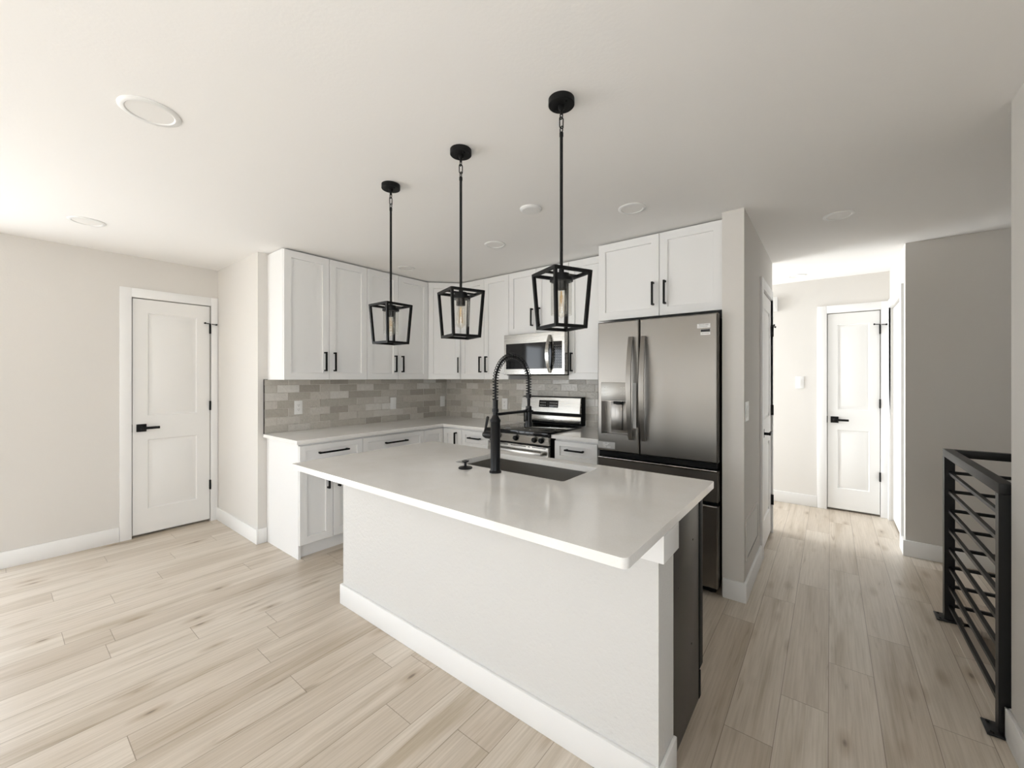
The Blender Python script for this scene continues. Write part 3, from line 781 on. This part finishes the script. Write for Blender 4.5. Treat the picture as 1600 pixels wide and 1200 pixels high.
for i in range(3):
    shaker(isl, 'door', 0, .43, .108, .866, 0, pl=(.38, .70, .167, True)).matrix_local = Matrix.Translation((2.715 - i * .435, -1.498, 0)) @ Matrix.Rotation(PI, 4, 'Z')
SX0, SX1, SY0, SY1 = 2.107, 2.820, -1.877, -1.527
outer = rounded([(1.428, -2.458), (3.364, -2.458), (3.364, -1.447), (1.428, -1.447)], [.012, .020, .012, .012])
hole = rounded([(SX0, SY0), (SX1, SY0), (SX1, SY1), (SX0, SY1)], [.018] * 4)
q = MB(); q.slab(outer, hole, .884, .914)
tag(bevmod(q.obj('island_countertop', 'quartz'), .003, 3), 'large pale polished quartz slab on the island with a sink cutout', 'countertop')
sk = thing('sink', 'rectangular steel undermount sink in the island countertop', 'sink', (0, 0, 0))
q = MB()
ro = rounded([(SX0 - .02, SY0 - .02), (SX1 + .02, SY0 - .02), (SX1 + .02, SY1 + .02), (SX0 - .02, SY1 + .02)], [.03] * 4)
def rr(d, r): return rounded([(SX0 - .006 + d, SY0 - .006 + d), (SX1 + .006 - d, SY0 - .006 + d), (SX1 + .006 - d, SY1 + .006 - d), (SX0 - .006 + d, SY1 + .006 - d)], [r] * 4)
rings = [[(x, y, .8832) for x, y in ro], [(x, y, .8832) for x, y in rr(0, .02)], [(x, y, .70) for x, y in rr(.002, .02)], [(x, y, .685) for x, y in rr(.008, .02)], [(x, y, .682) for x, y in rr(.02, .02)]]
vr = [[q.bm.verts.new(p) for p in r] for r in rings]
for A, B_ in zip(vr[:-1], vr[1:]):
    for i in range(len(A)):
        j = (i + 1) % len(A); q.bm.faces.new((A[i], A[j], B_[j], B_[i])).smooth = True
q.bm.faces.new(vr[-1])
o = q.obj('basin', 'sink', sk)
so = o.modifiers.new('thickness', 'SOLIDIFY'); so.thickness = .0015; so.offset = -1
q = MB(); q.lathe([(.045, .6825), (.045, .6845), (.036, .6845), (.034, .683), (.002, .683)], (2.46, -1.70, 0), 32, 'z', (False, True)); q.obj('drain', 'steel', sk)

# faucet
FX, FY = 2.455, -1.927
f = thing('faucet', 'tall matte black spring-neck faucet beside the island sink', 'faucet', (FX, FY, .914))
Z = lambda z: z - .914
q = MB(); q.lathe([(.0305, 0), (.0305, .006), (.0255, .010), (.0245, .014), (.0245, Z(1.165)), (.0265, Z(1.168)), (.0265, Z(1.176)), (.019, Z(1.188)), (.0155, Z(1.198)), (.0135, Z(1.200)), (.0135, Z(1.215)), (.0165, Z(1.217)), (.0165, Z(1.232)), (.0135, Z(1.234)), (.0135, Z(1.278)), (.009, Z(1.279))], (0, 0, 0), 36); q.obj('body', 'faucet', f)
# arch path in the local y-z plane
AR, ZC = .142, Z(1.362)
def arch(t):
    l1 = ZC - Z(1.272); l2 = PI * AR; l3 = ZC - Z(1.292); s_ = t * (l1 + l2 + l3)
    if s_ < l1: return Vector((0, 0, Z(1.272) + s_)), Vector((0, 0, 1))
    if s_ < l1 + l2:
        a = PI - (s_ - l1) / AR
        return Vector((0, AR + AR * math.cos(a), ZC + AR * math.sin(a))), Vector((0, math.sin(a), -math.cos(a)))
    return Vector((0, 2 * AR, ZC - (s_ - l1 - l2))), Vector((0, 0, -1))
q = MB(); q.tube([arch(i / 60)[0] for i in range(61)], .0056, 12); q.obj('hose', 'faucet', f)
q = MB(); turns = 42; n = turns * 12; pts = []
for i in range(n + 1):
    p, t = arch(i / n); u = Vector((1, 0, 0)); w = t.cross(u); a = 2 * PI * turns * i / n
    pts.append(p + (u * math.cos(a) + w * math.sin(a)) * .0142)
q.tube(pts, .0022, 6); q.obj('spring', 'faucet', f)
hy = 2 * AR
q = MB(); q.lathe([(.009, Z(1.300)), (.0145, Z(1.298)), (.0145, Z(1.276)), (.0095, Z(1.274)), (.0085, Z(1.232)), (.0165, Z(1.230)), (.0170, Z(1.150)), (.0225, Z(1.130)), (.0225, Z(1.116)), (.014, Z(1.113))], (0, hy, 0), 28)
q.box(-.006, .006, hy - .028, hy - .014, Z(1.150), Z(1.215), .003); q.obj('spray_head', 'faucet', f)
q = MB(); q.box(-.006, .006, .012, hy - .020, Z(1.197), Z(1.211), .002)
pts = [(.0215 * math.sin(a), hy - .0215 * math.cos(a), Z(1.204)) for a in [math.radians(d_) for d_ in range(-150, 151, 15)]]
q.tube(pts, .0045, 8); q.obj('support_arm', 'faucet', f)
q = MB(); q.lathe([(.017, -.020), (.019, -.032), (.019, -.062), (.016, -.064), (.016, -.070), (.013, -.078), (.006, -.080)], (0, 0, Z(1.098)), 24, 'x')
lv = [(-.071, 0, Z(1.098)), (-.072, .006, Z(1.125)), (-.072, .015, Z(1.158)), (-.071, .023, Z(1.184)), (-.071, .024, Z(1.189))]
q.tube(lv, .006, 12, False, [.010, .006, .0065, .008, .004]); q.obj('lever', 'faucet', f)
st = thing('sink_stopper', 'small black mushroom-shaped stopper on the island beside the faucet', 'stopper', (2.272, -1.955, .914))
q = MB(); q.lathe([(.036, .0), (.037, .003), (.034, .008), (.014, .011), (.007, .013), (.0065, .031), (.016, .034), (.019, .037), (.018, .041), (.006, .043)], (0, 0, 0), 32); tag(q.obj('stopper_body', 'faucet', st))

# dishwasher at the right end of the island, its side uncovered
dw = thing('dishwasher', 'dishwasher at the right end of the island with dark bare side', 'dishwasher', (0, 0, 0))
q = MB(); q.box(2.848, 3.335, IYB + .001, -1.604, .0, .872, .002)
for y_, z_ in ((-1.90, .60), (-1.70, .72), (-1.72, .30)): q.lathe([(.004, .0), (.004, .002)], (3.335, y_, z_), 10, 'x')
q.obj('casing', 'dwside', dw)
q = MB(); q.box(2.848, 3.338, -1.603, -1.545, .125, .872, .004); dr = q.obj('door', ['darkplastic'], dw)
q = MB(); q.box(2.853, 3.334, -1.545, -1.540, .13, .868, .002); q.obj('front_panel', 'steel', dr)
q = MB(); q.box(2.86, 3.337, -1.603, -1.575, 0, .112, .002); q.obj('toe_kick', 'darkplastic', dw)

# ------------------------------------------------------------------ range
rg = thing('range', 'stainless steel electric range with black glass cooktop against the tiles', 'range', (0, 0, 0))
RX0, RX1, RF = 1.252, 1.938, -.640
q = MB(); q.box(RX0 + .004, RX1 - .001, -.615, -.02, .03, .905)
for x_ in (RX0 + .05, RX1 - .05):
    for y_ in (-.56, -.08): q.lathe([(.018, 0), (.018, .032)], (x_, y_, 0), 12)
q.obj('body', 'darkplastic', rg)
q = MB(); q.box(RX0, RX1, -.662, -.085, .894, .928, .004); q.obj('cooktop', 'blackgloss', rg)
q = MB(); q.ring_faces([[(x_, -.655, .892), (x_, -.640, .820), (x_, -.600, .820), (x_, -.600, .892)] for x_ in (RX0 + .004, RX1 - .004)], False, False); cp = q.obj('knob_panel', 'steel', rg)
tilt = math.atan2(.015, .072)
def knob(x_):
    k_ = MB(); k_.lathe([(.023, 0), (.0235, -.006), (.020, -.010), (.018, -.028), (.016, -.031), (.002, -.032)], (0, 0, 0), 28, 'y')
    k_.box(-.004, .004, -.036, -.008, -.017, .017, .0015)
    k_.xf(Matrix.Translation((x_, -.6475, .857)) @ Matrix.Rotation(-tilt, 4, 'X')); k_.obj('knob', ['black'], rg)
for x_ in (1.325, 1.395, 1.595, 1.795, 1.865): knob(x_)
od = MB(); od.panel(RX0 + .004, RX1 - .004, .235, .806, RF - .005, .040, [(RX0 + .09, RX1 - .09, .33, .64)], [(.001, .004)], .006)
odo = od.obj('oven_door', 'steel', rg)
q = MB(); q.box(RX0 + .092, RX1 - .092, RF - .003, RF - .0008, .332, .638); q.obj('oven_glass', 'blackgloss', odo)
q = MB()
for a_, b_ in ((1.275, 1.30), (1.33, 1.50), (1.53, 1.70), (1.72, 1.745), (1.765, 1.905)): q.box(a_, b_, RF - .0058, RF - .0048, .790, .796)
q.obj('vent_slots', 'slot', odo)
q = MB(); q.box(RX0 + .045, RX1 - .045, RF - .055, RF - .035, .725, .765, .010, 4)
for x_ in (RX0 + .07, RX1 - .07): q.box(x_ - .012, x_ + .012, RF - .036, RF - .004, .730, .760, .003)
q.obj('oven_handle', 'steel', odo)
q = MB(); q.panel(RX0 + .004, RX1 - .004, .06, .226, RF - .005, .03, [], [], .006); q.obj('storage_drawer', 'steel', rg)
# backguard
q = MB(); q.box(RX0, RX1, -.078, -.010, .929, 1.202, .003); bgd = q.obj('backguard', 'darkplastic', rg)
q = MB(); q.ring_faces([[(x_, -.118, 1.050), (x_, -.096, 1.193), (x_, -.078, 1.196), (x_, -.078, 1.040)] for x_ in (RX0, RX1 - .006)], False, False)
q.box(RX0 + .02, RX1 - .012, -.084, -.0785, .952, 1.015, .001); q.obj('control_panel', 'steel', bgd)
def onpanel(x_, z_, d_=.0012):
    tt = (z_ - 1.050) / .143; return (x_, -.118 + .022 * tt - d_, z_)
q = MB(); q.quad(onpanel(1.468, 1.096), onpanel(1.692, 1.096), onpanel(1.692, 1.166), onpanel(1.468, 1.166)); q.mi = 1
for r_ in range(2):
    for k_ in range(11):
        if k_ in (4, 5) : continue
        x_ = 1.484 + k_ * .0185; z_ = 1.112 + r_ * .026
        q.quad(onpanel(x_, z_, .002), onpanel(x_ + .010, z_, .002), onpanel(x_ + .010, z_ + .006, .002), onpanel(x_, z_ + .006, .002))
q.obj('display', ['blackgloss', 'greylabel'], bgd)
for cx_, cy_, r_ in ((1.42, -.24, .075), (1.77, -.24, .075), (1.42, -.49, .095), (1.77, -.49, .115)):
    q = MB(); q.lathe([(r_, .9283), (r_ - .0018, .9284)], (cx_, cy_, 0), 48, 'z', (False, False)); q.obj('burner', 'greylabel', rg)

# ------------------------------------------------------------------ microwave
mw = thing('microwave', 'stainless over-the-range microwave with black window and curved handle', 'microwave', (0, 0, 0))
MX0, MX1, MF = 1.290, 1.962, -.395
MX0b, MX1b = 1.246, 1.934
q = MB(); q.box(MX0b, MX1b, -.345, -.0115, 1.412, 1.808, .002); q.obj('body', 'darkplastic', mw)
q = MB(); q.panel(MX0b, 1.815, 1.418, 1.804, MF, .05, [(MX0b + .028, 1.8145, 1.470, 1.716)], [(.001, .004)], .004); md = q.obj('door', 'steel', mw)
q = MB(); q.box(MX0b + .030, 1.8125, MF + .0005, MF + .0038, 1.472, 1.714); q.obj('window', 'blackgloss', md)
q = MB(); q.panel(1.8165, MX1b + .006, 1.418, 1.804, MF, .05, [(1.817, MX1b - .022, 1.470, 1.716)], [(.001, .004)], .003); cpn = q.obj('control_panel', 'steel', mw)
q = MB(); q.box(1.819, MX1b - .024, MF + .001, MF + .0038, 1.472, 1.714); q.mi = 1
for r_ in range(9):
    for k_ in range(4): q.box(1.831 + k_ * .021, 1.838 + k_ * .021, MF + .0004, MF + .001, 1.484 + r_ * .024, 1.4865 + r_ * .024)
q.obj('keypad', ['blackgloss', 'greylabel'], cpn)
q = MB(); pts = []
for i in range(25):
    t = i / 24; pts.append((1.785, MF - .012 - .043 * math.sin(PI * t), 1.432 + t * .345))
rings = []
for i, p in enumerate(pts):
    wv = .006 + .012 * math.sin(PI * (i / 24)) ** .6
    rings.append([(p[0] - wv, p[1] - .003, p[2]), (p[0] + wv, p[1] - .003, p[2]), (p[0] + wv, p[1] + .009, p[2]), (p[0] - wv, p[1] + .009, p[2])])
q.ring_faces(rings, False, True)
for z_ in (1.440, 1.768): q.box(1.779, 1.791, MF - .014, MF, z_ - .008, z_ + .008, .002)
q.obj('handle', 'steel', md)

# ------------------------------------------------------------------ refrigerator
fr = thing('refrigerator', 'tall brushed steel refrigerator with water dispenser and dark sides', 'refrigerator', (0, 0, 0))
FX0, FXS, FX1, FF = 2.408, 2.7265, 3.228, -.700
q = MB(); q.box(2.392, 3.215, -.632, -.03, .045, 1.785, .004)
for x_ in (2.45, 3.17):
    for y_ in (-.60, -.08): q.lathe([(.02, 0), (.02, .046)], (x_, y_, 0), 14)
q.obj('body', 'darkplastic', fr)
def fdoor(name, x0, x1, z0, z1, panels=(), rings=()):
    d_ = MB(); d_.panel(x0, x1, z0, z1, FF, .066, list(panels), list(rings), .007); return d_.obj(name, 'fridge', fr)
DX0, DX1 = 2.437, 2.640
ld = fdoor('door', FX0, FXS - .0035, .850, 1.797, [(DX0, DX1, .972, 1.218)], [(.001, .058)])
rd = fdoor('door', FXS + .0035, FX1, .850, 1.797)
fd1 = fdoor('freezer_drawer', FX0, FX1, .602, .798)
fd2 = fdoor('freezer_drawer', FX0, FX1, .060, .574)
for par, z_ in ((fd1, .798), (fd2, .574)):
    q = MB(); q.box(FX0 + .004, FX1 - .004, FF - .010, FF + .02, z_ + .0005, z_ + .007, .002); q.obj('pull_lip', 'steel', par)
q = MB(); q.box(FX0 + .02, FX1 - .004, -.690, -.632, .812, .847); q.obj('gasket', 'darkplastic', fr)
q = MB(); q.box(FX0 + .02, FX1 - .004, -.655, -.632, .575, .601); q.obj('gasket', 'darkplastic', fr)
q = MB(); q.box(FX0 + .02, FX1 - .02, -.655, -.632, .02, .060); q.obj('toe_grille', 'darkplastic', fr)
def fhandle(par, x_):
    q = MB(); rings = []
    for i in range(29):
        t = i / 28; bow = math.sin(PI * t) ** .8; z_ = .950 + t * .727
        y_ = FF - .022 - .042 * bow; w_ = .0135 + .004 * bow
        rings.append([(x_ - w_, y_ - .006, z_), (x_ + w_, y_ - .006, z_), (x_ + w_ - .002, y_ + .012, z_), (x_ - w_ + .002, y_ + .012, z_)])
    q.ring_faces(rings, False, True)
    for z_ in (.962, 1.665): q.box(x_ - .011, x_ + .011, FF - .024, FF, z_ - .012, z_ + .012, .003)
    return q.obj('handle', 'fridge', par)
fhandle(ld, 2.672); fhandle(rd, 2.764)
q = MB(); q.box(DX0, DX1, FF - .006, FF, 1.222, 1.354, .003); q.mi = 1
for r_ in range(3):
    for k_ in (0, 1, 6, 7): q.box(DX0 + .014 + k_ * .023, DX0 + .026 + k_ * .023, FF - .0066, FF - .006, 1.268 + r_ * .024, 1.271 + r_ * .024)
q.obj('dispenser_panel', ['panel', 'greylabel'], ld)
q = MB(); q.box(DX0 + .055, DX1 - .012, FF + .048, FF + .057, .985, 1.210, .003); q.obj('dispenser_back', 'fridge', ld)
q = MB(); q.box(DX0 + .095, DX1 - .055, FF + .034, FF + .048, 1.005, 1.196, .004); q.obj('dispenser_paddle', 'fridge', ld)
q = MB(); q.box(DX0 + .090, DX1 - .050, FF + .010, FF + .050, 1.196, 1.2175, .003); q.obj('spout', 'darkplastic', ld)
q = MB(); q.box(DX0 + .004, DX1 - .004, FF - .002, FF + .055, .9725, .978, .001); q.obj('drip_tray', 'fridge', ld)
# stickers
def textmesh(name, body, size, loc, par, mat='ink'):
    cu = bpy.data.curves.new(name, 'FONT'); cu.body = body; cu.size = size; cu.align_x = 'CENTER'; cu.align_y = 'CENTER'; cu.resolution_u = 2
    t_ = bpy.data.objects.new(name + '_curve', cu); COL.objects.link(t_)
    bpy.context.view_layer.update()
    me = bpy.data.meshes.new_from_object(t_.evaluated_get(bpy.context.evaluated_depsgraph_get()))
    bpy.data.objects.remove(t_)
    me.materials.clear(); me.materials.append(M[mat])
    o_ = bpy.data.objects.new(name, me); COL.objects.link(o_); o_.location = loc; o_.rotation_euler = (PI / 2, 0, 0); o_.parent = par
    return o_
y_ = FF - .0006
q = MB(); q.box(3.108, 3.186, y_, FF, 1.706, 1.733)
q.box(3.128, 3.186, y_, FF, 1.661, 1.698); sk1 = tag(q.obj('sticker', 'paper', rd), 'white paper sticker')
q = MB(); q.box(3.129, 3.185, y_ - .0004, y_, 1.680, 1.697); q.box(3.116, 3.170, y_ - .0004, y_, 1.713, 1.715); q.box(3.134, 3.178, y_ - .0004, y_, 1.670, 1.672); q.obj('sticker_print', 'ink', sk1)
textmesh('sticker_lettering', 'FRIGIDAIRE', .0115, (3.147, y_ - .0004, 1.725), sk1)
q = MB(); q.box(2.410, 2.545, y_, FF, .868, .917); sk2 = tag(q.obj('sticker', 'greylabel', ld), 'grey film sticker')
q = MB()
for a_, b_, z_ in ((2.45, 2.47, .905), (2.48, 2.50, .905), (2.45, 2.49, .895), (2.455, 2.475, .882), (2.485, 2.51, .878)): q.box(a_, b_, y_ - .0003, y_, z_, z_ + .003)
q.obj('sticker_print', 'paper', sk2)
q = MB(); q.box(2.694, 2.715, FF - .030, FF - .0295, 1.035, 1.352); hl_ = q.obj('energy_label', 'greylabel', ld)

# ------------------------------------------------------------------ stair railing
rl = thing('stair_railing', 'black metal stair railing with horizontal bars along the opening', 'railing', (0, 0, 0))
PX0, PX1 = 4.302, 4.345
PF = (-.135, -.092); PN = (-1.080, -1.042)
q = MB(); q.box(PX0, PX1, PF[0], PF[1], 0.006, .936); q.obj('post', 'blackrail', rl)
q = MB(); q.box(PX0, PX1, PN[0], PN[1], 0.006, .936); q.obj('post', 'blackrail', rl)
q = MB(); q.box(PX0, PX1, PN[0], PF[1], .936, .978, .002); q.obj('top_rail', 'blackrail', rl)
q = MB(); q.box(PX1, 5.598, PF[0], PF[1], .936, .978, .002); q.obj('top_rail', 'blackrail', rl)
for yy in (PF, PN):
    q = MB(); q.box(PX0 - .035, PX1 + .035, yy[0] - .028, yy[1] + .028, 0.0032, .010, .001)
    for s_ in (-1, 1): q.lathe([(.006, .010), (.006, .015)], (PX0 - .018, (yy[0] + yy[1]) / 2 + .045 * s_ * .7, 0), 6)
    q.obj('foot_plate', 'blackrail', rl)
for k_ in range(8):
    z_ = .845 - k_ * .1085
    q = MB(); q.box(4.318, 4.334, PN[1], PF[0], z_ - .008, z_ + .008); q.obj('bar', 'blackrail', rl)
    z2 = z_
    q = MB(); q.box(PX1, 5.598, -.1215, -.1055, z2 - .008, z2 + .008); q.obj('bar', 'blackrail', rl)
